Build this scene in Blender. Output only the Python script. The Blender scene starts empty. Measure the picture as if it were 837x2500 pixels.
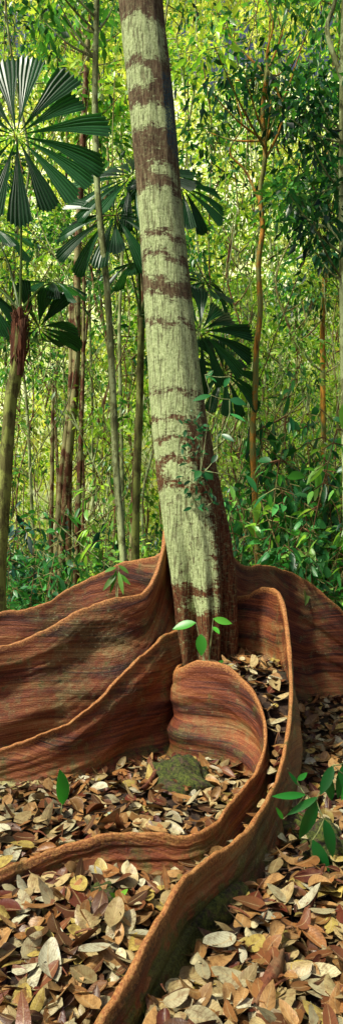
import bpy, math, random
import numpy as np
from mathutils import Vector, Matrix
rng=np.random.default_rng(7); random.seed(7)
S=bpy.context.scene
CAMH=1.6; F=1490.0; HZ=1320.0; CX=418.5
S.view_settings.view_transform='Standard'; S.view_settings.look='None'; S.view_settings.exposure=0

# survey helpers: measured bearing + distance -> metres in the world
def at(px,py,d): return np.array([(px-CX)/F*d, d, CAMH-(py-HZ)/F*d])
def st(px,top,base):
    d=CAMH*F/(base-HZ); return ((px-CX)/F*d, d, CAMH-(top-HZ)/F*d)

# ---------------- materials
def mat(name):
    m=bpy.data.materials.new(name); m.use_nodes=True
    nt=m.node_tree; b=nt.nodes['Principled BSDF']; return m,nt,b
def node(nt,t,ins=None,**kw):
    n=nt.nodes.new(t)
    for k,v in kw.items(): setattr(n,k,v)
    for k,v in (ins or {}).items():
        if hasattr(v,'is_output'): nt.links.new(v,n.inputs[k])
        else: n.inputs[k].default_value=v
    return n
def ramp(nt,fac,stops):
    n=nt.nodes.new('ShaderNodeValToRGB'); e=n.color_ramp.elements
    while len(e)<len(stops): e.new(0.5)
    for i,(p,c) in enumerate(stops):
        e[i].position=p; e[i].color=(*c,1) if len(c)==3 else c
    nt.links.new(fac,n.inputs[0]); return n.outputs[0]
def mix(nt,f,a,b,mode='MIX'):
    n=nt.nodes.new('ShaderNodeMix'); n.data_type='RGBA'; n.blend_type=mode
    for s,v in ((n.inputs[0],f),(n.inputs[6],a),(n.inputs[7],b)):
        if hasattr(v,'is_output'): nt.links.new(v,s)
        else: s.default_value=v if not isinstance(v,tuple) else ((*v,1) if len(v)==3 else v)
    return n.outputs[2]
def mth(nt,op,a,b=0.0,c=None,clamp=False):
    n=nt.nodes.new('ShaderNodeMath'); n.operation=op; n.use_clamp=clamp
    for i,v in enumerate((a,b,c)):
        if v is None: continue
        if hasattr(v,'is_output'): nt.links.new(v,n.inputs[i])
        else: n.inputs[i].default_value=v
    return n.outputs[0]
def noise(nt,vec,scale,detail=6,rough=.6,mapscale=None):
    if mapscale:
        mp=node(nt,'ShaderNodeMapping',{'Vector':vec,'Scale':mapscale}); vec=mp.outputs[0]
    return node(nt,'ShaderNodeTexNoise',{'Vector':vec,'Scale':scale,'Detail':detail,'Roughness':rough}).outputs[0]
def bump(nt,b,h,s=.5,d=.02):
    n=node(nt,'ShaderNodeBump',{'Height':h,'Strength':s,'Distance':d}); nt.links.new(n.outputs[0],b.inputs['Normal'])

def foliage_mat(name,trans=.4,rough=.45,spec=.4):
    m,nt,b=mat(name)
    a=node(nt,'ShaderNodeAttribute',attribute_name='col').outputs['Color']
    nt.links.new(a,b.inputs['Base Color']); b.inputs['Roughness'].default_value=rough
    b.inputs['Specular IOR Level'].default_value=spec
    t=node(nt,'ShaderNodeBsdfTranslucent'); 
    c=mix(nt,1.0,a,(1.5,1.4,.6,1),'MULTIPLY'); nt.links.new(c,t.inputs[0])
    ms=node(nt,'ShaderNodeMixShader',{0:trans}); nt.links.new(b.outputs[0],ms.inputs[1]); nt.links.new(t.outputs[0],ms.inputs[2])
    nt.links.new(ms.outputs[0],nt.nodes['Material Output'].inputs[0]); return m
M_leaf=foliage_mat('foliage',.42,.35,.55)
M_far=foliage_mat('far_foliage',.5,.5,.3)
M_palm=foliage_mat('palm_frond_green',.42,.35,.5)

def litter_mat():
    m,nt,b=mat('dry_leaf')
    a=node(nt,'ShaderNodeAttribute',attribute_name='col').outputs['Color']
    uv=node(nt,'ShaderNodeUVMap'); sp=node(nt,'ShaderNodeSeparateXYZ',{0:uv.outputs[0]})
    av=mth(nt,'ABSOLUTE',mth(nt,'SUBTRACT',sp.outputs[1],.5))
    rib=mth(nt,'LESS_THAN',av,.035)
    ph=mth(nt,'SUBTRACT',mth(nt,'MULTIPLY',sp.outputs[0],60.0),mth(nt,'MULTIPLY',av,30.0))
    sv=mth(nt,'GREATER_THAN',mth(nt,'SINE',ph),.8)
    geo=node(nt,'ShaderNodeNewGeometry').outputs['Position']
    n1=noise(nt,geo,38,4,.7)
    c=mix(nt,mth(nt,'MULTIPLY',sv,.25),a,(.09,.045,.02))
    c=mix(nt,mth(nt,'MULTIPLY',rib,.5),c,(.46,.34,.17))
    sp1=ramp(nt,n1,[(.47,(0,0,0)),(.66,(1,1,1))])
    c=mix(nt,mth(nt,'MULTIPLY',sp1,.65),c,(.12,.048,.016))
    nt.links.new(c,b.inputs['Base Color']); b.inputs['Roughness'].default_value=.40; b.inputs['Specular IOR Level'].default_value=.45
    bump(nt,b,mth(nt,'ADD',n1,mth(nt,'MULTIPLY',sv,.4)),.6,.005); return m
M_litter=litter_mat()

def wood_mat():
    m,nt,b=mat('buttress_bark')
    uv=node(nt,'ShaderNodeUVMap').outputs[0]
    at_=node(nt,'ShaderNodeAttribute',attribute_name='col'); sp=node(nt,'ShaderNodeSeparateColor',{0:at_.outputs['Color']})
    vf=sp.outputs[0]; z=sp.outputs[1]; mo=sp.outputs[2]
    geo=node(nt,'ShaderNodeNewGeometry').outputs['Position']
    s1=noise(nt,uv,1,5,.6,(.9,8,1)); s2=noise(nt,uv,1,5,.7,(1.6,70,1)); g=noise(nt,geo,1.9,5,.6); f=noise(nt,geo,90,4,.75); bl=noise(nt,geo,9,6,.75)
    k=mth(nt,'ADD',mth(nt,'ADD',mth(nt,'MULTIPLY',s1,.48),mth(nt,'MULTIPLY',s2,.38)),mth(nt,'MULTIPLY',f,.14))
    c=ramp(nt,k,[(.385,(.014,.004,.003)),(.45,(.070,.014,.006)),(.51,(.19,.042,.012)),(.575,(.32,.105,.030)),(.65,(.43,.20,.075))])  # dark-to-light streaks: bark grain plus wall shading put into the colour
    pal=ramp(nt,mth(nt,'ADD',mth(nt,'MULTIPLY',g,.5),mth(nt,'MULTIPLY',bl,.5)),[(.49,(0,0,0)),(.60,(1,1,1))])
    pc=ramp(nt,k,[(.40,(.05,.045,.012)),(.5,(.18,.16,.05)),(.60,(.33,.33,.14))])
    c=mix(nt,mth(nt,'MULTIPLY',pal,.55),c,pc)
    spk=ramp(nt,noise(nt,geo,38,6,.8),[(.57,(0,0,0)),(.64,(1,1,1))])
    c=mix(nt,mth(nt,'MULTIPLY',mth(nt,'MULTIPLY',spk,pal),.75),c,(.44,.47,.25))
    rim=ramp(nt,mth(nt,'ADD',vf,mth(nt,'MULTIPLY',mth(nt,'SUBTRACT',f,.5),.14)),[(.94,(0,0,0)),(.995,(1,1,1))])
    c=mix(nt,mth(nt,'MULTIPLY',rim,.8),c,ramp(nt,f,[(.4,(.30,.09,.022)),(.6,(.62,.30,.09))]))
    low=mth(nt,'SUBTRACT',1.0,mth(nt,'MULTIPLY',z,4.0),clamp=True)
    ms=ramp(nt,bl,[(.46,(0,0,0)),(.58,(1,1,1))])
    ms2=ramp(nt,mth(nt,'ADD',bl,mth(nt,'MULTIPLY',mo,.28)),[(.60,(0,0,0)),(.70,(1,1,1))])
    mc=ramp(nt,f,[(.4,(.025,.04,.006)),(.6,(.12,.15,.025))])
    c=mix(nt,mth(nt,'MULTIPLY',mth(nt,'MULTIPLY',low,ms),.7),c,mc)
    c=mix(nt,mth(nt,'MULTIPLY',ms2,.85),c,mc)
    nt.links.new(c,b.inputs['Base Color']); b.inputs['Roughness'].default_value=.55; b.inputs['Specular IOR Level'].default_value=.45
    h=mth(nt,'ADD',mth(nt,'MULTIPLY',k,.9),mth(nt,'MULTIPLY',f,.22))
    bump(nt,b,h,.85,.028); return m
M_wood=wood_mat()

def trunk_mat():
    m,nt,b=mat('banded_lichen_bark')
    at_=node(nt,'ShaderNodeAttribute',attribute_name='col'); sp=node(nt,'ShaderNodeSeparateColor',{0:at_.outputs['Color']})
    tc=node(nt,'ShaderNodeTexCoord').outputs['Object']
    n1=noise(nt,tc,1,9,.75,(9,9,24)); n2=noise(nt,tc,1,5,.7,(60,60,8)); n3=noise(nt,tc,90,4,.7); cr=noise(nt,tc,1,5,.7,(60,60,6.0))
    n4=noise(nt,tc,1,6,.8,(30,30,55))
    k=mth(nt,'ADD',sp.outputs[0],mth(nt,'ADD',mth(nt,'MULTIPLY',mth(nt,'SUBTRACT',n1,.5),2.0),mth(nt,'ADD',mth(nt,'MULTIPLY',mth(nt,'SUBTRACT',n2,.5),1.2),mth(nt,'MULTIPLY',mth(nt,'SUBTRACT',n4,.5),1.8))))
    msk=ramp(nt,k,[(.32,(0,0,0)),(.54,(1,1,1))])
    dark=ramp(nt,n2,[(.35,(.045,.022,.012)),(.5,(.14,.085,.045)),(.65,(.27,.22,.12))])
    rd=ramp(nt,n2,[(.35,(.03,.008,.004)),(.5,(.14,.042,.018)),(.65,(.28,.13,.055))])
    red=mix(nt,sp.outputs[2],dark,rd)
    fl=ramp(nt,n4,[(.50,(0,0,0)),(.62,(1,1,1))])
    red=mix(nt,mth(nt,'MULTIPLY',fl,.5),red,(.32,.35,.16))
    lic=ramp(nt,mth(nt,'ADD',mth(nt,'MULTIPLY',n3,.45),mth(nt,'MULTIPLY',n4,.55)),[(.36,(.20,.25,.10)),(.47,(.42,.52,.23)),(.60,(.66,.75,.40))])
    crk=ramp(nt,cr,[(.38,(1,1,1)),(.46,(0,0,0))])
    lic=mix(nt,mth(nt,'MULTIPLY',crk,.65),lic,(.12,.08,.04))
    c=mix(nt,msk,red,lic)
    tl=ramp(nt,mth(nt,'ADD',sp.outputs[1],mth(nt,'MULTIPLY',mth(nt,'SUBTRACT',n3,.5),2.4)),[(.75,(0,0,0)),(.85,(1,1,1))])
    c=mix(nt,tl,c,(.04,.13,.17))
    nt.links.new(c,b.inputs['Base Color']); b.inputs['Roughness'].default_value=.85; b.inputs['Specular IOR Level'].default_value=.2
    bump(nt,b,mth(nt,'ADD',mth(nt,'ADD',n2,mth(nt,'MULTIPLY',msk,.15)),mth(nt,'MULTIPLY',crk,-.5)),.8,.018); return m
M_trunk=trunk_mat()

def bark(name,c0,c1,c2,patch=.5):
    m,nt,b=mat(name)
    tc=node(nt,'ShaderNodeNewGeometry').outputs['Position']
    n1=noise(nt,tc,1,6,.7,(25,25,4)); n2=noise(nt,tc,1,6,.75,(5,5,3.2))
    c=ramp(nt,n1,[(.35,c0),(.6,c1)])
    p=ramp(nt,n2,[(.48,(0,0,0)),(.54,(1,1,1))])
    c=mix(nt,mth(nt,'MULTIPLY',p,patch),c,c2)
    nt.links.new(c,b.inputs['Base Color']); b.inputs['Roughness'].default_value=.85; b.inputs['Specular IOR Level'].default_value=.2
    bump(nt,b,n1,.7,.02); return m
B_pale=bark('pale_green_bark',(.06,.06,.028),(.28,.32,.12),(.50,.60,.28),.8)
B_brown=bark('brown_bark',(.05,.022,.012),(.22,.11,.05),(.38,.42,.15),.75)
B_red=bark('red_brown_bark',(.035,.012,.008),(.20,.08,.04),(.42,.42,.18),.7)
B_orange=bark('orange_bark',(.18,.08,.02),(.72,.34,.05),(.24,.30,.09),.85)
B_fibre=bark('palm_fibre',(.03,.012,.008),(.20,.07,.03),(.10,.05,.03),.5)
B_palm=bark('palm_stem_bark',(.05,.045,.015),(.22,.22,.07),(.35,.42,.10),.75)
B_dead=bark('dead_wood',(.06,.02,.012),(.20,.07,.035),(.30,.2,.1),.4)

def ground_mat():
    m,nt,b=mat('forest_floor_soil')
    tc=node(nt,'ShaderNodeNewGeometry').outputs['Position']
    n1=noise(nt,tc,14,6,.7); n2=noise(nt,tc,.8,4,.6)
    c=ramp(nt,n1,[(.35,(.010,.005,.003)),(.5,(.028,.013,.007)),(.66,(.09,.05,.026))])
    p=ramp(nt,n2,[(.5,(0,0,0)),(.62,(1,1,1))])
    c=mix(nt,mth(nt,'MULTIPLY',p,.35),c,(.05,.075,.015))
    nt.links.new(c,b.inputs['Base Color']); b.inputs['Roughness'].default_value=.95
    bump(nt,b,n1,1,.03); return m
M_ground=ground_mat()
def hill_mat():
    m,nt,b=mat('painted_bright_slope')
    tc=node(nt,'ShaderNodeNewGeometry').outputs['Position']
    n1=noise(nt,tc,1.3,8,.8); n2=noise(nt,tc,.25,4,.6)
    c=ramp(nt,n1,[(.38,(.03,.12,.012)),(.43,(.34,.56,.06)),(.48,(.82,.92,.28)),(.54,(.96,.98,.75))])  # pale stops paint the brightness of the sky gaps into the slope
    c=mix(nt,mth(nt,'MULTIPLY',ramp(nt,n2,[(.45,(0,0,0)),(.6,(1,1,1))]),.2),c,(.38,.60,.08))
    nt.links.new(c,b.inputs['Base Color']); b.inputs['Roughness'].default_value=.8; bump(nt,b,n1,.2,.3); return m
M_hill=hill_mat()
def rock_mat():
    m,nt,b=mat('mossy_rock')
    tc=node(nt,'ShaderNodeNewGeometry').outputs['Position']
    n1=noise(nt,tc,40,6,.8); n2=noise(nt,tc,13,5,.75)
    c=ramp(nt,n1,[(.38,(.02,.014,.009)),(.62,(.15,.10,.055))])
    c=mix(nt,ramp(nt,n2,[(.41,(0,0,0)),(.50,(1,1,1))]),c,ramp(nt,n1,[(.40,(.010,.022,.004)),(.62,(.16,.20,.025))]))
    nt.links.new(c,b.inputs['Base Color']); b.inputs['Roughness'].default_value=.9; bump(nt,b,n1,1,.03); return m
M_rock=rock_mat()

# ---------------- mesh helpers
def mk(name,V,Q,material,col=None,uv=None,smooth=True):
    V=np.asarray(V,dtype=np.float32); Q=np.asarray(Q,dtype=np.int32)
    me=bpy.data.meshes.new(name)
    me.vertices.add(len(V)); me.vertices.foreach_set('co',V.ravel())
    me.loops.add(Q.size); me.loops.foreach_set('vertex_index',Q.ravel())
    me.polygons.add(len(Q)); me.polygons.foreach_set('loop_start',np.arange(0,Q.size,4,dtype=np.int32))
    me.update(calc_edges=True)
    me.polygons.foreach_set('use_smooth',np.full(len(Q),smooth))
    if col is not None:
        a=me.attributes.new('col','FLOAT_COLOR','POINT')
        c=np.ones((len(V),4),dtype=np.float32); c[:,:3]=col; a.data.foreach_set('color',c.ravel())
    if uv is not None:
        u=me.uv_layers.new(name='UVMap'); u.data.foreach_set('uv',np.asarray(uv,dtype=np.float32)[Q.ravel()].ravel())
    me.materials.append(material)
    return me
def obj(name,data,parent=None,label=None,category=None,group=None,kind=None,loc=None):
    o=bpy.data.objects.new(name,data); S.collection.objects.link(o)
    if parent: o.parent=parent
    if loc is not None: o.location=loc
    if label: o['label']=label
    if category: o['category']=category
    if group: o['group']=group
    if kind: o['kind']=kind
    return o
def join(parts):
    Vs,Qs,Cs=[],[],[];n=0
    for p in parts:
        Vs.append(p[0]);Qs.append(p[1]+n);n+=len(p[0])
        if len(p)>2: Cs.append(p[2])
    return (np.concatenate(Vs),np.concatenate(Qs))+((np.concatenate(Cs),) if Cs else ())
def catmull(P,n):
    P=np.asarray(P,float); k=len(P); t=np.linspace(0,k-1,n); i=np.clip(t.astype(int),0,k-2); f=(t-i)[:,None]
    g=lambda j:P[np.clip(j,0,k-1)]
    p0,p1,p2,p3=g(i-1),g(i),g(i+1),g(i+2)
    return .5*((2*p1)+(-p0+p2)*f+(2*p0-5*p1+4*p2-p3)*f**2+(-p0+3*p1-3*p2+p3)*f**3)
def tube(P,R,ns=8,n=None,flute=0.0,seed=0):
    P=np.asarray(P,float); R=np.asarray(R,float)
    if n:
        C=catmull(np.c_[P,R],n); P=C[:,:3]; R=np.abs(C[:,3])
    T=np.gradient(P,axis=0); T/=np.linalg.norm(T,axis=1)[:,None]+1e-9
    ref=np.array([0,1,0.]) if abs(T[0][1])<.8 else np.array([1,0,0.])
    A=np.cross(T,ref); A/=np.linalg.norm(A,axis=1)[:,None]+1e-9; B=np.cross(T,A)
    th=np.linspace(0,2*np.pi,ns,endpoint=False)
    rr=R[:,None]*(1+flute*np.cos(3*th+seed)[None]+flute*.6*np.sin(5*th+seed*2)[None])
    V=P[:,None,:]+rr[:,:,None]*(np.cos(th)[None,:,None]*A[:,None,:]+np.sin(th)[None,:,None]*B[:,None,:])
    m=len(P); i,j=np.meshgrid(np.arange(m-1),np.arange(ns),indexing='ij'); j2=(j+1)%ns
    Q=np.stack([i*ns+j,i*ns+j2,(i+1)*ns+j2,(i+1)*ns+j],-1).reshape(-1,4)
    return V.reshape(-1,3),Q
def unit(a): return a/(np.linalg.norm(a,axis=-1,keepdims=True)+1e-9)
def leaves(pos,dr,nm,L,W,col,nu=3,fold=.25,bend=.15,curl=0.0,blunt=.8):
    """batch of leaf blades; returns V,Q,C,UV"""
    n=len(pos); dr=unit(dr); sd=unit(np.cross(dr,nm)); nm=np.cross(sd,dr)
    u=np.linspace(0,1,nu); w=np.sin(np.pi*u**.9)**blunt; w[0]=.04; w[-1]=.03
    if nu==3: u=np.array([0,.42,1.]); w=np.array([.05,1,.0])
    v=np.array([-1,0,1.])
    L=np.broadcast_to(L,(n,)); W=np.broadcast_to(W,(n,)); fold=np.broadcast_to(fold,(n,)); bend=np.broadcast_to(bend,(n,)); curl=np.broadcast_to(curl,(n,))
    X=L[:,None,None]*u[None,:,None]*np.ones((1,1,3))
    Y=.5*W[:,None,None]*w[None,:,None]*v[None,None,:]+curl[:,None,None]*L[:,None,None]*((u-.3)**2)[None,:,None]
    Z=fold[:,None,None]*np.abs(.5*W[:,None,None]*w[None,:,None]*v[None,None,:])-bend[:,None,None]*L[:,None,None]*(u[None,:,None]**2)+.5*curl[:,None,None]*W[:,None,None]*(u[None,:,None]-.4)*v[None,None,:]*w[None,:,None]
    V=pos[:,None,None,:]+X[...,None]*dr[:,None,None,:]+Y[...,None]*sd[:,None,None,:]+Z[...,None]*nm[:,None,None,:]
    base=np.arange(n)[:,None,None]*(nu*3); i=np.arange(nu-1)[None,:,None]; j=np.arange(2)[None,None,:]
    a=base+i*3+j; Q=np.stack([a,a+1,a+4,a+3],-1).reshape(-1,4)
    C=np.repeat(col,nu*3,axis=0)
    UV=np.zeros((n,nu,3,2)); UV[...,0]=u[None,:,None]; UV[...,1]=(.5+.5*v*1.0)[None,None,:]
    return V.reshape(-1,3),Q,C,UV.reshape(-1,2)

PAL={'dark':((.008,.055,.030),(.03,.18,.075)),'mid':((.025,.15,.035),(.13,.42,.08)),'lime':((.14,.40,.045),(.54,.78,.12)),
     'yellow':((.50,.70,.07),(.95,.97,.45))}  # lime and yellow brightened: sunlit glow of background leaves painted into colour
def pcol(kind,n,r,bright=None):
    a,b=[np.array(x) for x in PAL[kind]]; t=r.random((n,1))**1.3
    c=a+(b-a)*t; c=c*(.40+1.0*r.random((n,1)))
    if bright is not None: c=c*bright
    return np.minimum(c,.95)
def clumps_leaves(cl,L,pals,r,asp=.38,nu=3,droop=.6):
    out=[]
    for (c,rad,n) in cl:
        n=int(n); k=r.normal(size=(n,3)); k=unit(k)*(r.random((n,1))**.5)*np.array([1,1,.65])
        pos=np.array(c)+k*rad
        d=unit(k)+r.normal(size=(n,3))*.6; d[:,2]-=droop
        nm=r.normal(size=(n,3))*.5; nm[:,2]+=1
        ll=L*(.6+.7*r.random(n))
        pal=pals[r.integers(len(pals))]
        col=pcol(pal,n,r)*(.6+.8*r.random())
        out.append(leaves(pos,d,nm,ll,ll*asp*(.8+.4*r.random(n)),np.minimum(col,.95),nu)[:3])
    return join(out)

# ---------------- buttress curves
A=[(480,1190,1762),(436,1232,1772),(408,1280,1790),(398,1335,1802),(380,1403,1812),(352,1448,1822),(300,1460,1832),(240,1475,1838),(180,1500,1844),(100,1543,1852),(50,1570,1856),(0,1580,1862),(-100,1610,1872),(-260,1690,1890)]
A0=[(440,1330,1740),(395,1350,1738),(370,1362,1736),(310,1374,1733),(250,1400,1735),(180,1432,1735),(120,1470,1738),(60,1490,1742),(0,1500,1746),(-100,1530,1760),(-250,1600,1780)]
B=[(490,1440,1780),(462,1495,1795),(437,1537,1808),(400,1553,1822),(350,1598,1842),(300,1648,1862),(250,1700,1880),(200,1743,1896),(150,1775,1908),(80,1800,1918),(0,1833,1926),(-120,1865,1936),(-260,1910,1950)]
C=[(500,1600,1780),(462,1610,1800),(434,1632,1822),(428,1640,1842),(446,1628,1856),(480,1617,1864),(520,1618,1872),(562,1634,1880),(600,1668,1893),(628,1710,1910),(645,1762,1935),(645,1825,1965),(625,1882,1995),(598,1922,2024),(566,1960,2052),(530,2005,2085),(490,2030,2115),(440,2040,2128),(370,2038,2132),(290,2040,2134),(200,2054,2144),(120,2079,2160),(60,2102,2180),(0,2130,2205),(-90,2168,2235)]
D=[(508,1340,1765),(535,1410,1768),(565,1455,1775),(600,1453,1782),(635,1439,1790),(662,1439,1802),(685,1462,1818),(698,1520,1838),(706,1600,1865),(710,1680,1900),(706,1760,1940),(692,1840,1990),(670,1915,2045),(635,1985,2110),(585,2043,2178),(520,2092,2250),(462,2135,2305),(425,2180,2355),(392,2240,2400),(352,2312,2455),(312,2388,2508),(275,2448,2553),(240,2500,2592),(200,2560,2637)]
E=[(500,1180,1755),(530,1270,1757),(556,1345,1754),(590,1383,1745),(640,1383,1728),(700,1395,1708),(760,1430,1700),(805,1466,1700),(845,1505,1703),(900,1560,1712),(1000,1650,1730)]
def wall_pts(Sx,n=240): return catmull([st(*s) for s in Sx],n)
WALLS={k:wall_pts(v) for k,v in dict(A=A,A0=A0,B=B,C=C,D=D,E=E).items()}

# ---------------- terrain
def inpoly(x,y,P):
    c=np.zeros(x.shape,bool); j=len(P)-1
    for i in range(len(P)):
        xi,yi=P[i]; xj,yj=P[j]
        k=((yi>y)!=(yj>y))&(x<(xj-xi)*(y-yi)/(yj-yi+1e-12)+xi); c^=k; j=i
    return c
def dist_poly(x,y,P):
    P=np.asarray(P)[::2]; d=np.full(x.shape,9.)
    for p in P: d=np.minimum(d,np.hypot(x-p[0],y-p[1]))
    return d
Cw=WALLS['C'][:,:2]; Dw=WALLS['D'][:,:2]
iC=int(240*13.5/24); iD=int(240*13/23)
heap=np.vstack([Cw[42:iC],Dw[16:iD][::-1]])
def gz(x,y):
    x=np.asarray(x,float); y=np.asarray(y,float)
    z=.018*np.sin(3.1*x+1.3*y)+.015*np.sin(5.3*y-2*x)+.008*np.sin(11*x+7*y)
    far=np.clip((y-8)/20,0,1); z=z+far*(.25*np.sin(.5*x+.3*y))
    near=(np.abs(x-.5)<1.2)&(y<5.6)&(y>3)
    if near.any():
        xi=x[near]; yi=y[near]
        ins=inpoly(xi,yi,heap); dd=np.minimum(dist_poly(xi,yi,WALLS['C'][:iC+20,:2]),9)
        h=np.clip((yi-3.15)/1.3,0,1)*.62*np.clip((dd-.015)/.07,0,1)*ins
        zz=z[near]+h; z=z.copy(); z[near]=zz
    return z
def grid(xs,ys,off=0.0):
    X,Y=np.meshgrid(xs,ys,indexing='ij'); Z=gz(X.ravel(),Y.ravel())+off
    V=np.c_[X.ravel(),Y.ravel(),Z]; ny=len(ys); i,j=np.meshgrid(np.arange(len(xs)-1),np.arange(ny-1),indexing='ij')
    a=i*ny+j; return V,np.stack([a,a+ny,a+ny+1,a+1],-1).reshape(-1,4)
xs=np.r_[np.linspace(-220,-8,20)[:-1],np.linspace(-8,-1.8,30)[:-1],np.arange(-1.8,2.4,.025),np.linspace(2.4,8,28)[1:],np.linspace(8,220,20)[1:]]
ys=np.r_[np.linspace(-40,1.2,14)[:-1],np.arange(1.2,5.8,.025),np.linspace(5.8,16,50)[1:],np.linspace(16,300,40)[1:]]
V,Q=grid(xs,ys)
obj('ground',mk('ground',V,Q,M_ground),kind='structure',label='brown forest floor soil under fallen leaves',category='ground')
hx=np.linspace(-90,90,80); hy=np.linspace(43,80,30); X,Y=np.meshgrid(hx,hy,indexing='ij')
t=np.clip((Y-43)/30,0,1); Z=-1+58*t**.6+1.5*np.sin(X*.5+Y*.3)+1.1*np.sin(X*1.3-Y*.9); Z[:,0]=-1
i,j=np.meshgrid(np.arange(79),np.arange(29),indexing='ij'); a=i*30+j
obj('added_hill',mk('added_hill',np.stack([X,Y,Z],-1).reshape(-1,3),np.stack([a,a+30,a+31,a+1],-1).reshape(-1,4),M_hill),kind='structure',label='added steep slope filling sky gaps, brightness painted into its colour',category='added_hill')  # slope added behind the trees to fill the sky gaps brightly

# ---------------- the buttressed tree
tree=obj('buttress_tree',None,label='tall banded rainforest tree with huge wavy buttress roots',category='tree',loc=(0,0,0))
ctr=[(-900,300,90),(-400,322,100),(0,343,108),(250,370,110),(500,391,107),(750,412,118),(1000,434,132),(1200,463,152),(1330,482,156),(1430,492,146),(1520,496,128),(1650,496,120),(1960,496,125)]
TD=5.0
ctr=np.array(ctr,float); 
zs=np.linspace(-.15,9.0,440); pys=HZ-(zs-CAMH)/TD*F
cxs=np.interp(pys,ctr[:,0],ctr[:,1]); ws=np.interp(pys,ctr[:,0],ctr[:,2])
ker=np.ones(25)/25; pad=lambda a:np.convolve(np.pad(a,12,mode='edge'),ker,'valid'); cxs=pad(cxs); ws=pad(ws)
ns=144; th=np.linspace(0,2*np.pi,ns,endpoint=False)
R=(ws/2/F*TD)[:,None]*(1+.015*np.cos(3*th+zs[:,None]*.7)+.012*np.cos(7*th+1.3*zs[:,None])+.01*np.sin(11*th-zs[:,None]*1.1))
fl=np.clip((2.1-zs)/1.3,0,1)[:,None]**1.2; R=R*(1+fl*(.26*np.cos(5*th+.2)+.12*np.cos(9*th+1+zs[:,None])+.05*np.cos(17*th)))
R=R*(1+.006*np.sin(zs*16+.4*np.sin(5*zs)))[:,None]
X=((cxs-CX)/F*TD)[:,None]+R*np.cos(th); Y=TD+.0*zs[:,None]+R*np.sin(th); Z=np.repeat(zs[:,None],ns,1)
V=np.stack([X,Y,Z],-1).reshape(-1,3)
i,j=np.meshgrid(np.arange(len(zs)-1),np.arange(ns),indexing='ij'); j2=(j+1)%ns
Q=np.stack([i*ns+j,i*ns+j2,(i+1)*ns+j2,(i+1)*ns+j],-1).reshape(-1,4)
bands=[(80,180,-1,.9),(198,250,-1,.1),(290,345,-1,.9),(432,462,-.3,.9),(490,592,-1,1),(602,640,-1,1),(655,705,-.9,.8),(742,800,-1,1),(812,966,-1,1),(976,1032,-1,.7),(1042,1082,-1,.2),(1088,1130,-1,.2),(1140,1190,-.8,.4),(1203,1428,-1,.5),(1448,1492,-.6,.5),
       (-60,-20,-1,1),(-180,-90,-1,1),(-330,-260,-1,1),(-520,-380,-1,1),(-700,-600,-1,1)]
msk=np.zeros((len(zs),ns)); s=np.cos(th)[None,:]
ppy=pys[:,None]+5*np.sin(3*th+1+pys[:,None]*.011)+4*np.sin(7*th+pys[:,None]*.02)-10*s
for (a,b,s0,s1) in bands:
    m=np.clip((ppy-a)/32+.5,0,1)*np.clip((b-ppy)/32+.5,0,1)
    if s0>-1: m=m*np.clip((s-s0)/.5+.5,0,1)
    if s1<1: m=m*np.clip((s1-s)/.5+.5,0,1)
    msk=np.maximum(msk,m)
msk=msk*(1-.15*np.clip((s-.6)/.4,0,1))*(1-.12*np.clip((pys[:,None]-1000)/300,0,1))
low=np.clip((pys[:,None]-1440)/120,0,1)
teal=np.clip((ppy-170)/40,0,1)*np.clip((440-ppy)/60,0,1)*np.clip((s-.35)/.2,0,1)*(np.sin(th)<.3)*.8
red=np.clip((pys[:,None]-950)/250,0,1)*np.ones((1,ns))
col=np.stack([msk*.88+.0-.12*low,teal,red],-1).reshape(-1,3)
obj('trunk',mk('trunk',V,Q,M_trunk,np.clip(col,0,1)),tree)

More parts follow.
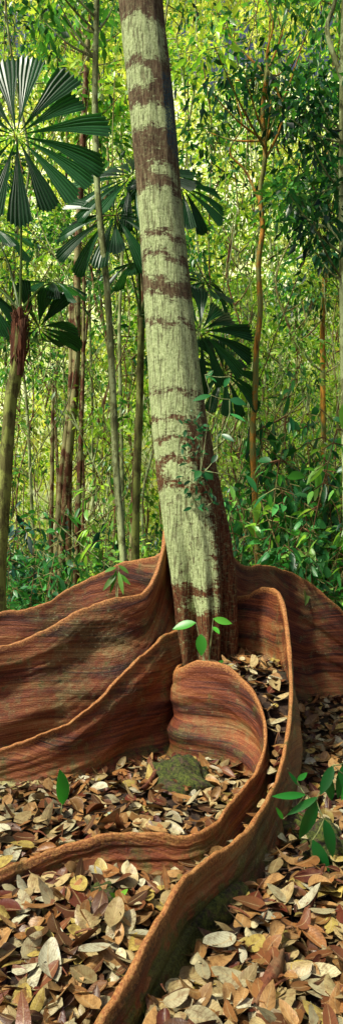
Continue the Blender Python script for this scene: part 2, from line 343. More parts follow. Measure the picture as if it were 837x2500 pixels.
def fourier(x,seed,freqs,amp):
    r=np.random.default_rng(seed); o=0
    for f in freqs: o=o+np.sin(x*f*(.8+.4*r.random())+r.random()*6.28)*(amp/len(freqs)**.5)
    return o
def buttress(key,th0,root_th,seed,moss=None):
    P=WALLS[key]; n=len(P); nv=60
    XY=P[:,:2]; T=unit(np.gradient(XY,axis=0)); Nn=np.c_[T[:,1],-T[:,0]]
    sl=np.r_[0,np.cumsum(np.linalg.norm(np.diff(XY,axis=0),axis=1))]
    top=P[:,2]; 
    top=top+fourier(sl,seed,[6,11,23],.007)+fourier(sl,seed+50,[47,71],.0025)
    vf=np.linspace(0,1,nv)**.9
    bot=-.12
    Zc=bot+(top[:,None]-bot)*vf[None,:]
    hh=np.maximum(top,.1)[:,None]
    rip=fourier(vf[None,:]*3.5+sl[:,None]*.35,seed+1,[3,5],.020)*np.minimum(1,hh/.5)+fourier(vf[None,:]*3.5+sl[:,None]*.35,seed+1,[9,15],.003)+fourier(sl[:,None]*1.0+vf[None,:]*.8,seed+2,[5,9],.012)*np.minimum(1,hh/.6)
    rip*=(1-vf[None,:]**6)
    lean=fourier(sl,seed+5,[2.5,4],.05)[:,None]*(1-vf[None,:])*np.minimum(1,hh)
    web=1+root_th*np.exp(-(sl/.22)**1.3)[:,None]*(1-.72*vf[None,:])
    t=th0*(.62+1.5*(1-vf[None,:])**1.5)*web*np.clip(.6+hh*.7,.85,1.15)
    t=t*(1+fourier(sl,seed+60,[8,19,33],.16)[:,None]*vf[None,:])
    zabs=np.maximum(Zc,0); t=t+.06*np.exp(-zabs/.07)*np.clip(hh*1.6,.3,1)
    def side(sgn,rs):
        wob=fourier(vf[None,:]*6+sl[:,None]*.4*sgn+.4*np.sin(sl*3)[:,None],seed+7+rs,[9,17,29,47],.0034)*np.clip(hh,.3,1)
        tt=t+wob*np.clip((1-vf[None,:])/.08,0,1)
        xy=XY[:,None,:]+Nn[:,None,:]*((rip+lean)+sgn*tt)[...,None]
        return np.concatenate([xy,Zc[...,None]],-1)
    Ls=side(1,0); Rs=side(-1,3)
    nr=7; a=np.linspace(0,np.pi,nr+2)[1:-1]
    tl=(t[:,-1]); cen=XY+Nn*((rip+lean)[:,-1])[:,None]
    rim=np.zeros((n,nr,3))
    for k,ang in enumerate(a):
        rim[:,k,:2]=cen+Nn*(np.cos(ang)*tl)[:,None]; rim[:,k,2]=top+np.sin(ang)*tl*.8
    ring=np.concatenate([Ls,rim,Rs[:,::-1]],1); m=ring.shape[1]
    vfr=np.r_[vf,np.ones(nr),vf[::-1]]
    V=ring.reshape(-1,3); i,j=np.meshgrid(np.arange(n-1),np.arange(m-1),indexing='ij')
    a_=i*m+j; Q=np.stack([a_,a_+1,a_+m+1,a_+m],-1).reshape(-1,4)
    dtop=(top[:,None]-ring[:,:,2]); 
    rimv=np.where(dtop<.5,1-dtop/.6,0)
    mo=np.zeros_like(rimv)
    if moss:
        fr=np.linspace(0,1,n)[:,None]; sidem=np.r_[np.zeros(nv+nr),np.ones(nv)][None]
        mo=np.clip((fr-moss[0])/.06,0,1)*np.clip((moss[1]-fr)/.06,0,1)*sidem*np.clip((.85-vfr[None])/.3,0,1)
    col=np.stack([rimv,np.clip(ring[:,:,2],0,1),mo],-1).reshape(-1,3)
    uv=np.stack([np.repeat(sl[:,None],m,1),np.repeat((vfr*1.1)[None],n,0)*np.clip(hh,.3,1.2)+.10*np.sin(sl*1.9+seed)[:,None]+.025*np.sin(sl*6+seed*3)[:,None]+seed],-1).reshape(-1,2)
    return obj('buttress_root',mk('buttress_root',V,Q,M_wood,col,uv),tree)
buttress('A',.021,6,11).__setitem__('label','tall wavy buttress wall climbing high up the trunk')
buttress('A0',.021,3,21)
buttress('B',.020,4,31)
buttress('C',.018,2.0,41).__setitem__('label','curling buttress looping round into a low surface root')
buttress('D',.021,6,51,(.58,.95)).__setitem__('label','long snaking buttress sweeping down to the leaf litter')
buttress('E',.022,7.0,61)
r=np.random.default_rng(3)
top=np.array([(cxs[-1]-CX)/F*TD,TD,8.9])
limbs=[];cl=[]
for k in range(9):
    a=k*2.4; e=top+np.array([math.cos(a)*(1.2+r.random()*1.2),math.sin(a)*(1.2+r.random()*1.2),1.0+2.2*r.random()])
    limbs.append(tube([top-[0,0,.1],(top+e)/2+[0,0,.2],e],[.12,.06,.02],8,10)); 
    for q in range(3): cl.append((e+r.normal(size=3)*.4,.55,90))
Vv,Qq=join(limbs); obj('limb',mk('limb',Vv,Qq,B_brown),tree)
Vv,Qq,Cc=clumps_leaves(cl,.16,['dark','mid'],r); obj('crown',mk('crown',Vv,Qq,M_leaf,Cc),tree)

def gp(px,py,lift=0.0):
    d=CAMH*F/(py-HZ); x=(px-CX)/F*d; return np.array([x,d,float(gz(np.array([x]),np.array([d]))[0])+lift])
def groot(pts,rad,label,mt,name,lift=.02,cat='root',group=None):
    P=[gp(px,py,lift+(p[0] if p else 0)) for (px,py,*p) in pts]; V,Q=tube(P,rad,12,60,.22,2)
    return obj(name,mk(name,V,Q,mt),label=label,category=cat,group=group)
groot([(345,1950),(372,1925),(380,1895),(366,1868),(372,1850)],[.014,.02,.02,.018,.012],'curved brown root rising from leaf litter',B_dead,'surface_root',.06)
groot([(-20,1932),(50,1930),(95,1925),(135,1930)],[.02,.02,.018,.008],'thin red brown root beside the buttress',B_red,'surface_root',.03)
groot([(620,2490),(650,2440),(672,2400),(690,2350)],[.012,.026,.028,.008],'short dark rotting branch on leaf litter',B_dead,'fallen_branch',.07,'branch')
groot([(735,2275),(762,2225),(790,2155)],[.008,.014,.008],'thin dark stick on leaf litter',B_dead,'fallen_branch',.07,'branch')
groot([(345,2500),(362,2420),(400,2350),(450,2295),(520,2245),(590,2200)],[.015,.035,.055,.07,.08,.06],'mossy root hugging the large buttress',M_rock,'surface_root',.02)
groot([(590,2110),(605,2150),(600,2190),(625,2225)],[.05,.03,.02,.008],'small root fork at the buttress foot',B_red,'surface_root',.02)
groot([(720,1640,.0),(760,1675),(810,1690),(870,1700)],[.03,.045,.04,.03],'low rounded root along the soil',B_brown,'surface_root',.03)
r=np.random.default_rng(77)
for k in range(34):
    px=40+780*r.random(); py=1900+560*r.random()**.9; a=r.random()*3.14; l=(25+55*r.random())*(py-HZ)/900
    groot([(px,py,.01*r.random()),(px+l*.5*math.cos(a)+r.normal()*5,py+l*.3*math.sin(a),.02),(px+l*math.cos(a),py+l*.6*math.sin(a),.01)],[.004,.0035,.0015],'thin dry twig lying on leaf litter',B_dead,'twig',.065,'twig','twigs on the forest floor')
def rock(px,py,sx,sy,sz,label,seed):
    p=gp(px,py); n1,n2=44,28; r=np.random.default_rng(seed)
    u=np.linspace(0,2*np.pi,n1,endpoint=False); v=np.linspace(0.02,np.pi-.02,n2)
    U,Vv=np.meshgrid(u,v,indexing='ij'); x=np.sin(Vv)*np.cos(U);y=np.sin(Vv)*np.sin(U);z=np.cos(Vv)
    k=1+.18*np.sin(3*x+seed)+.15*np.sin(5*y+2*seed+2*z)+.12*np.sin(9*z+7*x)+.08*np.sin(15*x+11*y)+.05*np.sin(23*z-19*y)
    P=np.stack([x*sx*k,y*sy*k,z*sz*k],-1).reshape(-1,3)
    i,j=np.meshgrid(np.arange(n1),np.arange(n2-1),indexing='ij'); i2=(i+1)%n1
    Q=np.stack([i*n2+j,i*n2+j+1,i2*n2+j+1,i2*n2+j],-1).reshape(-1,4)
    obj('mossy_rock',mk('mossy_rock',P,Q,M_rock),label=label,category='rock',loc=p)
rock(450,1915,.25,.22,.115,'low lumpy mossy rock among fallen leaves',2)
rock(225,2235,.10,.13,.06,'small mossy stone poking through leaf litter',5)
rock(255,2165,.10,.07,.055,'small mossy stone poking through leaf litter',6)
rock(800,2090,.14,.13,.11,'dark mossy rock beside drooping plant',8)
rock(725,2030,.13,.12,.10,'dark mossy rock beside drooping plant',11)

# ---------------- leaf litter
LC=np.array([(.48,.37,.17),(.56,.50,.29),(.42,.24,.09),(.30,.13,.04),(.17,.058,.022),(.10,.018,.010),(.52,.40,.10),(.62,.60,.41),(.37,.19,.06),(.10,.042,.018)])
LP=np.array([.17,.12,.17,.15,.11,.06,.08,.06,.11,.08]); LP/=LP.sum()
allw=np.vstack([w[::3,:2] for w in WALLS.values()])
def near_wall(x,y,t):
    d=np.full(x.shape,9.)
    for p in allw: d=np.minimum(d,np.hypot(x-p[0],y-p[1]))
    return d<t
def litter(n,y0,y1,L,layers,seed,wall=.05,nu=7):
    r=np.random.default_rng(seed)
    y=y0+(y1-y0)*r.random(n)**.9; x=(r.random(n)*2-1)*(.32*y+.4)
    k=~near_wall(x,y,wall); k&=~((np.hypot(x-.28,y-TD)<.28)); k&=(np.hypot(x-.07,(y-3.98)*1.2)>.17)|(r.random(n)<.4); x=x[k];y=y[k];n=len(x)
    a=r.random(n)*2*np.pi; tilt=r.normal(size=n)*.22
    d=np.stack([np.cos(a),np.sin(a),tilt],-1); nm=np.stack([r.normal(size=n)*.34,r.normal(size=n)*.34,np.ones(n)*np.where(r.random(n)<.6,1,-1)],-1)
    ll=L*(.36+.80*r.random(n)); wd=ll*(.38+.30*r.random(n))
    pos=np.stack([x,y,gz(x,y)+.008+layers*r.random(n)],-1)-unit(d)*ll[:,None]*.5
    col=LC[r.choice(len(LC),n,p=LP)]*(.35+.80*r.random((n,1)))
    return leaves(pos,d,nm,ll,wd,col,nu,fold=r.normal(size=n)*.5,bend=r.normal(size=n)*.34,curl=r.normal(size=n)*.35,blunt=.6)
V1=litter(9000,1.7,7.2,.125,.06,1); V,Q,Cc=join([V1[:3]]); 
obj('leaf_litter',mk('leaf_litter',V,Q,M_litter,Cc,V1[3]),kind='stuff',label='thick carpet of dry tan and brown fallen leaves',category='leaf litter')
V2=litter(11000,7,22,.17,.05,2,.0,3)
obj('leaf_litter',mk('leaf_litter',V2[0],V2[1],M_litter,V2[2],V2[3]),kind='stuff',label='sparse fallen leaves under the distant trees',category='leaf litter')
r=np.random.default_rng(5); protos=[]
nm_=['cream','straw','tan','brown','chestnut','dark red','yellow','pale ivory','light brown','dark brown']
for c in range(10):
    for v in range(4):
        L=leaves(np.array([[-.5,0,0.]]),np.array([[1,0,0.]]),np.array([[0,0,1.]]),1.0,.42+.24*r.random(),LC[c:c+1]*(.6+.5*r.random()),11,fold=np.array([r.normal()*.5]),bend=np.array([r.normal()*.34]),curl=np.array([r.normal()*.4]),blunt=.58)
        sv,sq=tube([[-.62,.02,0],[-.5,0,0]],[.008,.01],5)
        V,Q,Cc=join([L[:3],(sv,sq,np.repeat(LC[c:c+1]*.6,len(sv),0))]); uv=np.vstack([L[3],np.full((len(sv),2),.2)])
        me=mk('fallen_leaf',V,Q,M_litter,Cc,uv); protos.append((c,me))
cnt=0
while cnt<290:
    y=1.88+1.5*r.random()**1.2; x=(r.random()*2-1)*(.285*y+.02)
    if near_wall(np.array([x]),np.array([y]),.07)[0]: continue
    c=r.choice(10,p=LP); me=protos[c*4+r.integers(4)][1]
    o=obj('fallen_leaf',me,label='dry curled %s fallen leaf on forest floor'%nm_[c],category='fallen leaf',group='fallen leaves on the forest floor')
    s_=.128*(.5+.65*r.random()); o.scale=(s_,s_,s_)
    o.rotation_euler=(r.normal()*.26+(math.pi if r.random()<.35 else 0),r.normal()*.22,r.random()*6.28)
    o.location=(x,y,float(gz(np.array([x]),np.array([y]))[0])+.055+.03*r.random()); cnt+=1

# ---------------- trees
def make_tree(name,label,pts,d,rad,bk,cl,L,pals,seed,group='forest trees behind the big tree',cat='tree',asp=.38,extra=[],nu=3):
    r=np.random.default_rng(seed)
    P=[at(px,py,d) for px,py in pts]; base=P[-1].copy(); 
    base[2]=float(gz(np.array([base[0]]),np.array([base[1]]))[0])-.05
    if P[-1][2]>.3: P.append(base)
    root_=np.array([base[0],base[1],0]); P=[p-root_ for p in P][::-1]
    rr=np.linspace(rad[1],rad[0],len(P)); parts=[tube(P,rr,12,60,.08,seed)]
    PP=catmull(P,60)
    for e in extra:
        Q=[at(px,py,d)-root_ for px,py in e[0]]; parts.append(tube(Q,e[1],8,24))
    cl2=[]
    for (px,py,dd,radc,n) in cl:
        c=at(px,py,dd)-root_; cl2.append((c,radc,n))
        k=np.argmin(np.abs(PP[:,2]-(c[2]-.5))); q=PP[k]
        if np.linalg.norm(c-q)>.3: parts.append(tube([q,(q+c)/2+[0,0,-.06],c],[.016,.011,.004],6,10))
    V,Q=join(parts)
    e=obj(name,None,label=label,category=cat,group=group,loc=root_)
    obj('trunk',mk('trunk',V,Q,bk),e)
    if cl2:
        V,Q,Cc=clumps_leaves(cl2,L,pals,r,asp,nu); obj('crown',mk('crown',V,Q,M_leaf,Cc),e)
    return e
def rc(n,x0,x1,y0,y1,d,rad,k,seed,dj=.6):
    r=np.random.default_rng(seed); return [(x0+(x1-x0)*r.random(),y0+(y1-y0)*r.random(),d+r.normal()*dj,rad*(.7+.6*r.random()),k) for _ in range(n)]
make_tree('slender_tree','slender pale green blotched trunk leaning slightly',[(238,-200),(237,0),(233,200),(234,300),(240,480),(262,700),(274,900),(285,1150),(302,1390)],6.6,(.028,.040),B_pale,rc(9,60,300,-200,50,6.8,.4,45,1),.15,['mid','dark'],101)
make_tree('multi_stem_tree','cluster of thin reddish brown stems with pale tops',[(215,100),(200,400),(190,620),(186,900),(165,1150),(150,1400)],9,(.04,.075),B_red,rc(12,100,330,-100,420,9.3,.6,80,2),.16,['mid','lime'],102,
   extra=[([(205,650),(203,900),(195,1150),(180,1560)],[.025,.03,.04,.05]),([(172,700),(172,950),(148,1200),(130,1560)],[.03,.035,.05,.06]),([(178,740),(180,950),(168,1200),(165,1560)],[.03,.035,.05,.07]),([(130,940),(128,1150),(122,1500)],[.02,.03,.04]),([(215,760),(196,1000),(205,1200),(190,1560)],[.015,.02,.02,.03])])
make_tree('orange_barked_tree','thin tree with glowing orange bark and crooked branches',[(650,180),(640,280),(646,380),(634,470),(640,560),(630,640),(634,760),(624,860),(622,960),(615,1080),(624,1260),(628,1400)],7.5,(.026,.038),B_orange,rc(12,500,720,-60,330,7.8,.42,55,3),.14,['mid','dark','lime'],103,
   extra=[([(642,400),(690,280),(650,150),(665,50),(620,-60)],[.018,.015,.012,.01,.006]),([(636,500),(600,420),(560,370),(590,300),(560,200)],[.016,.013,.01,.008,.005]),([(645,350),(700,220),(740,100)],[.014,.01,.006])])
make_tree('leaning_tree','tree with pale branches bending outward and dark leaves',[(845,-150),(838,100),(834,400),(836,700),(840,1000),(848,1400)],7,(.04,.05),B_pale,rc(24,690,860,180,640,7.6,.40,66,4),.14,['dark','dark','mid'],104,
   extra=[([(838,200),(815,140),(797,70),(812,20),(830,-60)],[.035,.032,.028,.025,.02])])
make_tree('brown_tree','pale and orange trunk among green saplings',[(800,300),(797,560),(786,800),(788,1100),(780,1300)],10.5,(.035,.055),B_orange,rc(14,680,860,0,500,9.5,.6,70,5),.16,['mid','dark'],105)
make_tree('thin_tree','thin dark red trunk beside the big tree',[(352,560),(345,800),(338,1000),(328,1200),(322,1390)],8,(.03,.045),B_red,[],.15,['mid'],106)
make_tree('thin_tree','thin grey green trunk among dense undergrowth',[(300,600),(292,800),(296,1000),(300,1200),(303,1400)],9.5,(.025,.035),B_pale,[],.15,['mid'],107)
r=np.random.default_rng(17)
barks=[B_pale,B_brown,B_red,B_pale,B_brown]; bl=['pale mossy','brown','red brown','pale green','dull brown']
for k in range(44):
    d=9.5+17*(k/44)+r.random()*1.5; px=-180+1200*((k*.618+.13)%1)
    w=(.014+.026*r.random()**2)*(1+d/40); lean=r.normal()*45; bi=r.integers(5)
    topy=-250+ (500*r.random() if d<16 else 0)
    pts=[(px+lean*(1-t)+r.normal()*14,topy+(1400-topy)*t) for t in np.linspace(0,1,9)]
    pal=[['mid','lime','dark'],['mid','lime','dark'],['lime','mid'],['lime','yellow'],['yellow','lime']][min(4,int((d-9)/2.8))]  # leaf colour brightens with depth, painting in the sunlit background
    nC=13; cl=[(px+r.normal()*95,topy-30+(950-topy)*r.random()**1.15,d+r.normal()*.8,.45*(.6+.8*r.random())*(d/11)**.5,56) for _ in range(nC)]
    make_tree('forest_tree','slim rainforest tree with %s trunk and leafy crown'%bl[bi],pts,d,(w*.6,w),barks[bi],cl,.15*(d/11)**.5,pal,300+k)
for k in range(130):
    d=8.5+13*r.random(); px=-60+950*r.random(); 
    if 370<px<520: px+=160
    w=.007+.014*r.random()**1.8; topy=500+600*r.random(); bi=r.integers(5)
    pts=[(px+r.normal()*10+ (1-t)*r.normal()*34,topy+(1390-topy)*t) for t in np.linspace(0,1,7)]
    cl=[(px+r.normal()*35,topy+r.normal()*50,d,.35,28) for _ in range(3)]+[(px+r.normal()*25,topy+500*r.random(),d,.25,16) for _ in range(4)]
    make_tree('sapling','thin crooked %s sapling stem'%bl[bi],pts,d,(w*.7,w),barks[bi],cl,.13,['mid','lime','lime'],500+k,group='saplings of the understorey',cat='sapling')
for k in range(26):
    d=7.5+5*r.random(); px=-20+880*r.random()
    if 330<px<560: px=px-330 if k%2 else px+230
    y0=-50+900*r.random(); P=[at(px+r.normal()*35*(1+q*.3),y0+q*(1420-y0)/6,d+r.normal()*.1) for q in range(7)]
    V,Q=tube(P,[.007]*7,6,70); obj('vine',mk('vine',V,Q,barks[r.integers(5)]),label='thin twisting woody vine hanging among trees',category='vine',group='vines in the forest')

def mass(n,y0,y1,z0,z1,L,pals,seed,thr,rad=1.1):
    r=np.random.default_rng(seed); nc=n//70
    y=y0+(y1-y0)*r.random(nc); x=(r.random(nc)*2-1)*(.34*y+3); z=z0+(z1-z0)*r.random(nc)
    k=(np.sin(x*.9+z*.5+seed)+np.sin(z*.8-x*.4)+np.sin(y*.7+x*1.7))>thr
    return clumps_leaves([((a,b,c),rad+.5*r.random(),70) for a,b,c in zip(x[k],y[k],z[k])],L,pals,r,.45)
V,Q,Cc=mass(72000,21,30,0,30,.27,['lime','yellow','yellow','mid','lime'],1,-.4,.8); obj('distant_forest',mk('distant_forest',V,Q,M_far,Cc),kind='stuff',label='dense yellow green foliage of far trees, sunlit glow painted into leaf colour',category='forest')  # raised yellow share puts the far glow into the leaf colour
V,Q,Cc=mass(82000,31,42,-1,46,.42,['yellow','lime','yellow'],2,-1.0); obj('distant_forest',mk('distant_forest',V,Q,M_far,Cc),kind='stuff',label='far yellow foliage closing the forest, bright glow painted into leaf colour',category='forest')
r=np.random.default_rng(9)
cl=[]
for k in range(640):
    y=7.2+17*r.random(); x=(r.random()*2-1)*(.33*y+1); h=.1+1.7*r.random()**2
    cl.append(((x,y,h),.35,40))
V,Q,Cc=clumps_leaves(cl,.13,['mid','dark','dark','lime'],r); obj('undergrowth',mk('undergrowth',V,Q,M_leaf,Cc),kind='stuff',label='tangled green undergrowth covering the forest floor',category='undergrowth')

protoP=[]
for v in range(7):
    r=np.random.default_rng(700+v); h=1.0; stems=[];lp=[];ld=[];ll=[]
    ns_=2+v%2
    for s_ in range(ns_):
        a=r.random()*6.28; tip=np.array([math.cos(a)*.30,math.sin(a)*.30,h*(.6+.45*r.random())])
        Pp=catmull([[0,0,-.03],tip*[.2,.2,.5],tip],14); stems.append(tube(Pp,np.linspace(.008,.003,14),6))
        for t in range(3,14):
            for q in range(2):
                b=r.random()*6.28; dd=np.array([math.cos(b),math.sin(b),-.1-.3*r.random()]); e=Pp[t]+dd*.12
                stems.append(tube([Pp[t],e],[.003,.002],4))
                for m_ in range(2): lp.append(Pp[t]+dd*(.05+.07*m_)); ld.append(dd+r.normal(size=3)*.45); ll.append(.07+.08*r.random())
    n=len(lp); ll=np.array(ll)
    Lv=leaves(np.array(lp),np.array(ld),np.tile([[0,-.4,1.]],(n,1))+r.normal(size=(n,3))*.35,ll,ll*.4,pcol(['mid','mid','lime','dark','mid','mid','lime'][v],n,r)*np.array([.8,1,1.3]),5)
    sv,sq=join(stems); protoP.append((mk('stem',sv,sq,B_brown),mk('foliage',Lv[0],Lv[1],M_leaf,Lv[2],Lv[3])))
def plant(x,y,h,v,rot,label,w=None):
    e=obj('understorey_plant',None,label=label,category='plant',group='leafy understorey plants',loc=(x,y,float(gz(np.array([x]),np.array([y]))[0])))
    e.scale=((w or h),(w or h),h); e.rotation_euler=(0,0,rot)
    obj('stem',protoP[v][0],e); obj('foliage',protoP[v][1],e)
r=np.random.default_rng(33)
for k in range(56):
    d=6.5+4.5*r.random(); px=550+330*r.random(); plant((px-CX)/F*d,d,1.0+2.7*r.random(),r.integers(7),r.random()*6.28,'leafy green sapling shrub in the forest thicket',1.1+.5*r.random())
for k in range(50):
    d=6.6+5*r.random(); px=-20+390*r.random(); plant((px-CX)/F*d,d,.7+1.6*r.random()**1.5,r.integers(7),r.random()*6.28,'low leafy plant on the forest floor',.9+.3*r.random())

def sprig(name,label,basepx,d,lv,hue='mid',chain=False,mul=1.0,gt=[0,-.8,.8]):
    b=at(basepx[0],basepx[1],d)
    r=np.random.default_rng(int(basepx[0])); P=[];D_=[];Ls=[];Ws=[]
    parts=[]
    for (x0,y0,x1,y1,w) in lv:
        p=at(x0,y0,d); q=at(x1,y1,d+r.normal()*.03-.03)
        if chain:
            e=min(P,key=lambda z:np.linalg.norm(z-(p-b))) if P else np.zeros(3)
            if P or chain=='rooted': parts.append(tube([e,(e+p-b)/2+[0,0,-.01],p-b],[.0035,.003,.002],5,6))
        else:
            m=(p-b)*.55+np.array([0,0,.03]); parts.append(tube([[0,0,0],m,p-b],[.004,.003,.002],5,8))
        P.append(p-b);D_.append(q-p);Ls.append(np.linalg.norm(q-p));Ws.append(w/F*d)
    n=len(P); nm=np.tile([gt],(n,1))+r.normal(size=(n,3))*.25
    Lv=leaves(np.array(P),np.array(D_),nm,np.array(Ls),np.array(Ws),pcol(hue,n,r)*mul,7,.2,.12)
    e=obj(name,None,label=label,category='plant',loc=b)
    sv,sq=join(parts); obj('stem',mk('stem',sv,sq,B_pale),e); obj('foliage',mk('foliage',Lv[0],Lv[1],M_leaf,Lv[2],Lv[3]),e)
sprig('seedling','small bright green seedling beside the trunk',(505,1665),4.5,[(478,1520,420,1532,26),(490,1548,492,1600,28),(520,1510,566,1522,18),(520,1530,535,1545,12),(545,1612,530,1622,10)],'lime',mul=np.array([.22,.65,.4]))
sprig('seedling','single glossy green leaf rising from litter',(150,1985),3.45,[(155,1965,152,1882,38)],'mid',mul=np.array([.3,.9,.6]),gt=[.5,-1,.5])
sprig('seedling','tiny green seedling in the leaf litter',(275,2000),3.35,[(270,1995,285,1985,12),(275,1990,262,1983,10)],'mid')
sprig('drooping_plant','plant with long drooping glossy green leaves',(900,2120),2.95,[(860,1900,835,1955,30),(812,1868,782,1940,26),(850,1855,822,1952,32),(770,1950,735,2055,38),(775,1945,700,1990,18),(745,1940,668,1945,18),(790,2000,818,2095,34),(762,2050,802,2132,32),(725,1905,748,1888,14),(730,1920,705,1885,10),(800,1890,808,1960,24),(690,2000,676,1975,10)],'mid','rooted',mul=np.array([.4,.9,.7]),gt=[0,-1,.4])
sprig('fern','small green fern behind the buttress',(285,1560),5.6,[(285,1400,250,1440,14),(285,1400,320,1425,14),(290,1395,300,1450,12),(283,1385,255,1395,12),(290,1380,315,1398,12),(285,1390,270,1450,10)],'lime',mul=np.array([.5,.8,.8]))
sprig('seedling','tiny sprout among pale dry leaves',(290,2200),2.6,[(290,2195,270,2180,12),(292,2190,310,2172,12),(290,2200,300,2210,8)],'lime',mul=np.array([.5,.8,.6]))
cr=[];r=np.random.default_rng(44)
for k in range(80):
    y=1000+240*r.random(); x=452+.1*(y-1000)+ (r.random()-.35)*75; l=9+12*r.random(); a=r.random()*6.28
    cr.append((x,y,x+math.cos(a)*l,y+math.sin(a)*l*.6+5,l*.5))
sprig('creeper','thin leafy creeper clinging to the bark',(500,1260),4.70,cr,'dark',True,mul=np.array([1.6,1.5,1.1]))
sprig('hanging_branch','slender branch with broad green leaves by trunk',(560,1330),4.66,[(560,920,545,945,14),(500,915,530,930,20),(515,965,470,975,18),(560,975,600,985,22),(490,1150,475,1165,18),(500,1150,520,1170,22),(600,1160,630,1200,22),(560,1010,600,1025,16),(520,905,500,925,14),(540,1060,570,1075,14),(530,1110,515,1130,14)],'mid',True,mul=np.array([.6,1.,1.3]))

# ---------------- fan palms
def frond_mesh(hub_px,d,rad_px,normal,nseg,start,span,crown,seed,droop=.12,tone=1.0):
    r=np.random.default_rng(seed); hub=at(*hub_px,d); Rr=rad_px/F*d
    nrm=unit(np.array(normal,float)); ax=unit(np.cross([0,0,1.],nrm)); ay=np.cross(nrm,ax)
    V=[];Q=[];Cc=[];n=0; nr,nc=9,13
    for k in range(nseg):
        up=np.sin(start+span*(k+.5)/nseg)
        a0=start+span*(k+.5)/nseg+r.normal()*.04; half=span/nseg*.5*(.74+.16*r.random()+.12*up); rl=Rr*(.80+.22*r.random())
        t=np.linspace(.02,1,nr)[:,None]; c=np.linspace(-1,1,nc)[None,:]
        wd=half*(.20+.80*np.clip(t/.75,0,1)**.9)
        ang=a0+wd*c; rad=t*rl*(1-.04*np.abs(c)**2*t)+(t>.99)*rl*.02*np.where(np.arange(nc)%2==0,1,-1)[None]
        pl=np.where(np.arange(nc)%2==0,1,-1)[None]*.018*t*rl*np.ones_like(t)*half*2.2+ np.abs(c)*.25*t*rl*half
        zz=pl-droop*(1+.7*r.normal())*rl*t**2
        x=rad*np.cos(ang); y=rad*np.sin(ang)
        P=x[...,None]*ax+y[...,None]*ay+zz[...,None]*nrm; P[...,2]-=(.04+.08*r.random()+droop*.5)*rl*(t**2.2)*abs(np.cos(a0))
        V.append(P.reshape(-1,3)); i,j=np.meshgrid(np.arange(nr-1),np.arange(nc-1),indexing='ij'); a=n+i*nc+j
        Q.append(np.stack([a,a+1,a+nc+1,a+nc],-1).reshape(-1,4)); n+=nr*nc
        base=tone*np.array([.022,.115,.036])*(.45+1.0*r.random()); st_=(1+.4*np.where(np.arange(nc)%2==0,1,-1)[None])*np.ones_like(t)
        Cc.append((base[None,None]*st_[...,None]).reshape(-1,3))
    V=np.vstack(V)+hub; Q=np.vstack(Q); Cc=np.vstack(Cc)
    mid=(hub+crown)/2+np.array([0,.1,.12]); pv,pq=tube([crown,mid,hub],[.014,.011,.008],7,20)
    return join([(V,Q,Cc),(pv,pq,np.tile([[.16,.28,.06]],(len(pv),1)))])
def palm(label,stem_px,d,rads,crown_px,fr,fib=True):
    P=[at(x,y,d) for x,y in stem_px]; base=P[-1].copy(); base[2]=-.05; P.append(base); o=np.array([base[0],base[1],0])
    e=obj('fan_palm',None,label=label,category='palm tree',loc=o)
    V,Q=tube([p-o for p in P][::-1],list(np.linspace(rads[1],rads[0],len(P))),18,90,.06,3)
    obj('trunk',mk('trunk',V,Q,B_palm),e)
    crown=at(*crown_px,d)
    if fib:
        parts=[tube([p-o for p in (crown+[-.03,0,-.65],crown+[-.01,0,-.35],crown+[0,0,-.1],crown+[0,0,.04])],[rads[0]*.95,rads[0]*1.25,rads[0]*1.0,rads[0]*.3],14,24,.2,5)]
        r=np.random.default_rng(8)
        for k in range(60):
            a=r.random()*6.28; z0=-.0-.6*r.random(); q=crown-o+np.array([math.cos(a)*rads[0]*.8,math.sin(a)*rads[0]*.8,z0])
            l=.08+.14*r.random(); parts.append(tube([q,q+[math.cos(a)*.03,math.sin(a)*.03,.04*r.normal()+.03],q+[math.cos(a)*.05+r.normal()*.02,math.sin(a)*.05,(1 if r.random()<.5 else -1)*l]],[.010,.007,.002],5,8))
        V,Q=join(parts); obj('leaf_base_fibre',mk('leaf_base_fibre',V,Q,B_fibre),e)
    for k,(hp,dd,rp,nm,ns_,s0,sp_,dr,tn) in enumerate(fr):
        V,Q,Cc=frond_mesh(hp,dd,rp,nm,ns_,s0,sp_,crown,60+k+int(d*10),dr,tn); obj('frond',mk('frond',V-o,Q,M_palm,Cc,smooth=False),e)
TP=2*math.pi
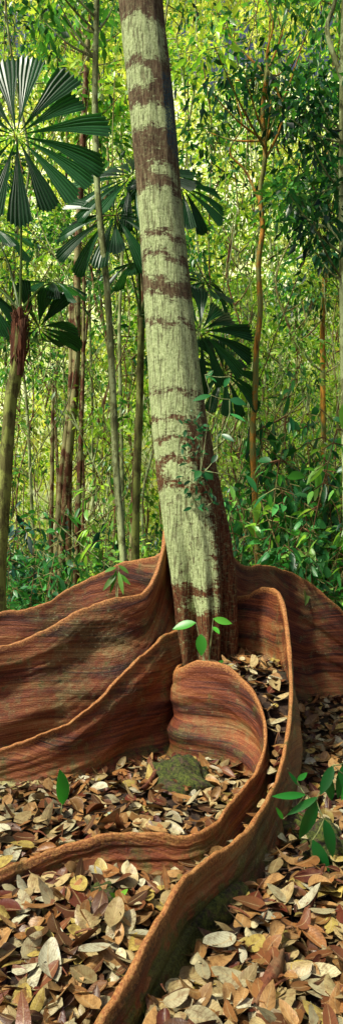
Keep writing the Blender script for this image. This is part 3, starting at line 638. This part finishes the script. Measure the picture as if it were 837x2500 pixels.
palm('fan palm with round pleated fronds and fibrous stem',[(48,800),(40,900),(25,1000),(12,1200),(0,1400)],6.1,(.06,.065),(50,760),
  [((42,332),5.8,238,(.05,-1,.12),17,.1,TP,.06,1),((-70,690),6.1,150,(.5,-.8,.6),15,0,TP,.3,.9),((-20,560),6.5,120,(.1,-.5,1),14,0,TP,.2,1),((95,800),6.9,105,(-.1,-.5,-.7),13,0,TP,.45,.6),((130,690),7.0,95,(.1,-.3,1),13,0,TP,.3,1.1)])
palm('fan palm half hidden behind the banded trunk',[(345,780),(340,1000),(333,1200),(330,1400)],7.2,(.04,.05),(343,770),
  [((280,525),6.8,165,(-.1,-.9,.45),16,0,TP,.2,1),((325,430),7.0,168,(-.15,-.8,.55),17,0,TP,.15,1),((440,455),6.9,128,(.3,-.9,.45),14,0,TP,.15,.9),((488,810),6.8,150,(.35,-.9,.1),15,0,TP,.15,.8),((500,690),7.3,100,(.3,-.6,.6),13,0,TP,.2,.8),((340,640),7.4,110,(-.1,-.5,.9),14,0,TP,.2,.9),((545,910),7.4,115,(.3,-.8,.3),14,0,TP,.2,.8)],False)

# ---------------- light, sky, camera
w=bpy.data.worlds.new('World'); S.world=w; w.use_nodes=True; nt=w.node_tree
sky=nt.nodes.new('ShaderNodeTexSky'); sky.sky_type='NISHITA'; sky.sun_disc=False
el=math.radians(54); az=math.radians(-122)
sky.sun_elevation=el; sky.sun_rotation=az; sky.dust_density=7; sky.air_density=.6
bg=nt.nodes['Background']; bg.inputs[1].default_value=.095; nt.links.new(sky.outputs[0],bg.inputs[0])
sd=np.array([math.sin(az)*math.cos(el),math.cos(az)*math.cos(el),math.sin(el)])
sun=bpy.data.lights.new('sun','SUN'); sun.energy=5.0; sun.angle=math.radians(5); sun.color=(1,.97,.80)
so=bpy.data.objects.new('sun',sun); S.collection.objects.link(so); so.rotation_euler=Vector(sd).to_track_quat('Z','Y').to_euler(); so.location=(0,-5,20)
cam=bpy.data.cameras.new('camera'); co=bpy.data.objects.new('camera',cam); S.collection.objects.link(co); S.camera=co
co.location=(0,0,CAMH); co.rotation_euler=(math.radians(90),0,0)
cam.sensor_fit='VERTICAL'; cam.sensor_height=24; cam.lens=24*F/2500; cam.shift_y=(HZ-1250)/2500; cam.clip_end=1000; cam.clip_start=.05
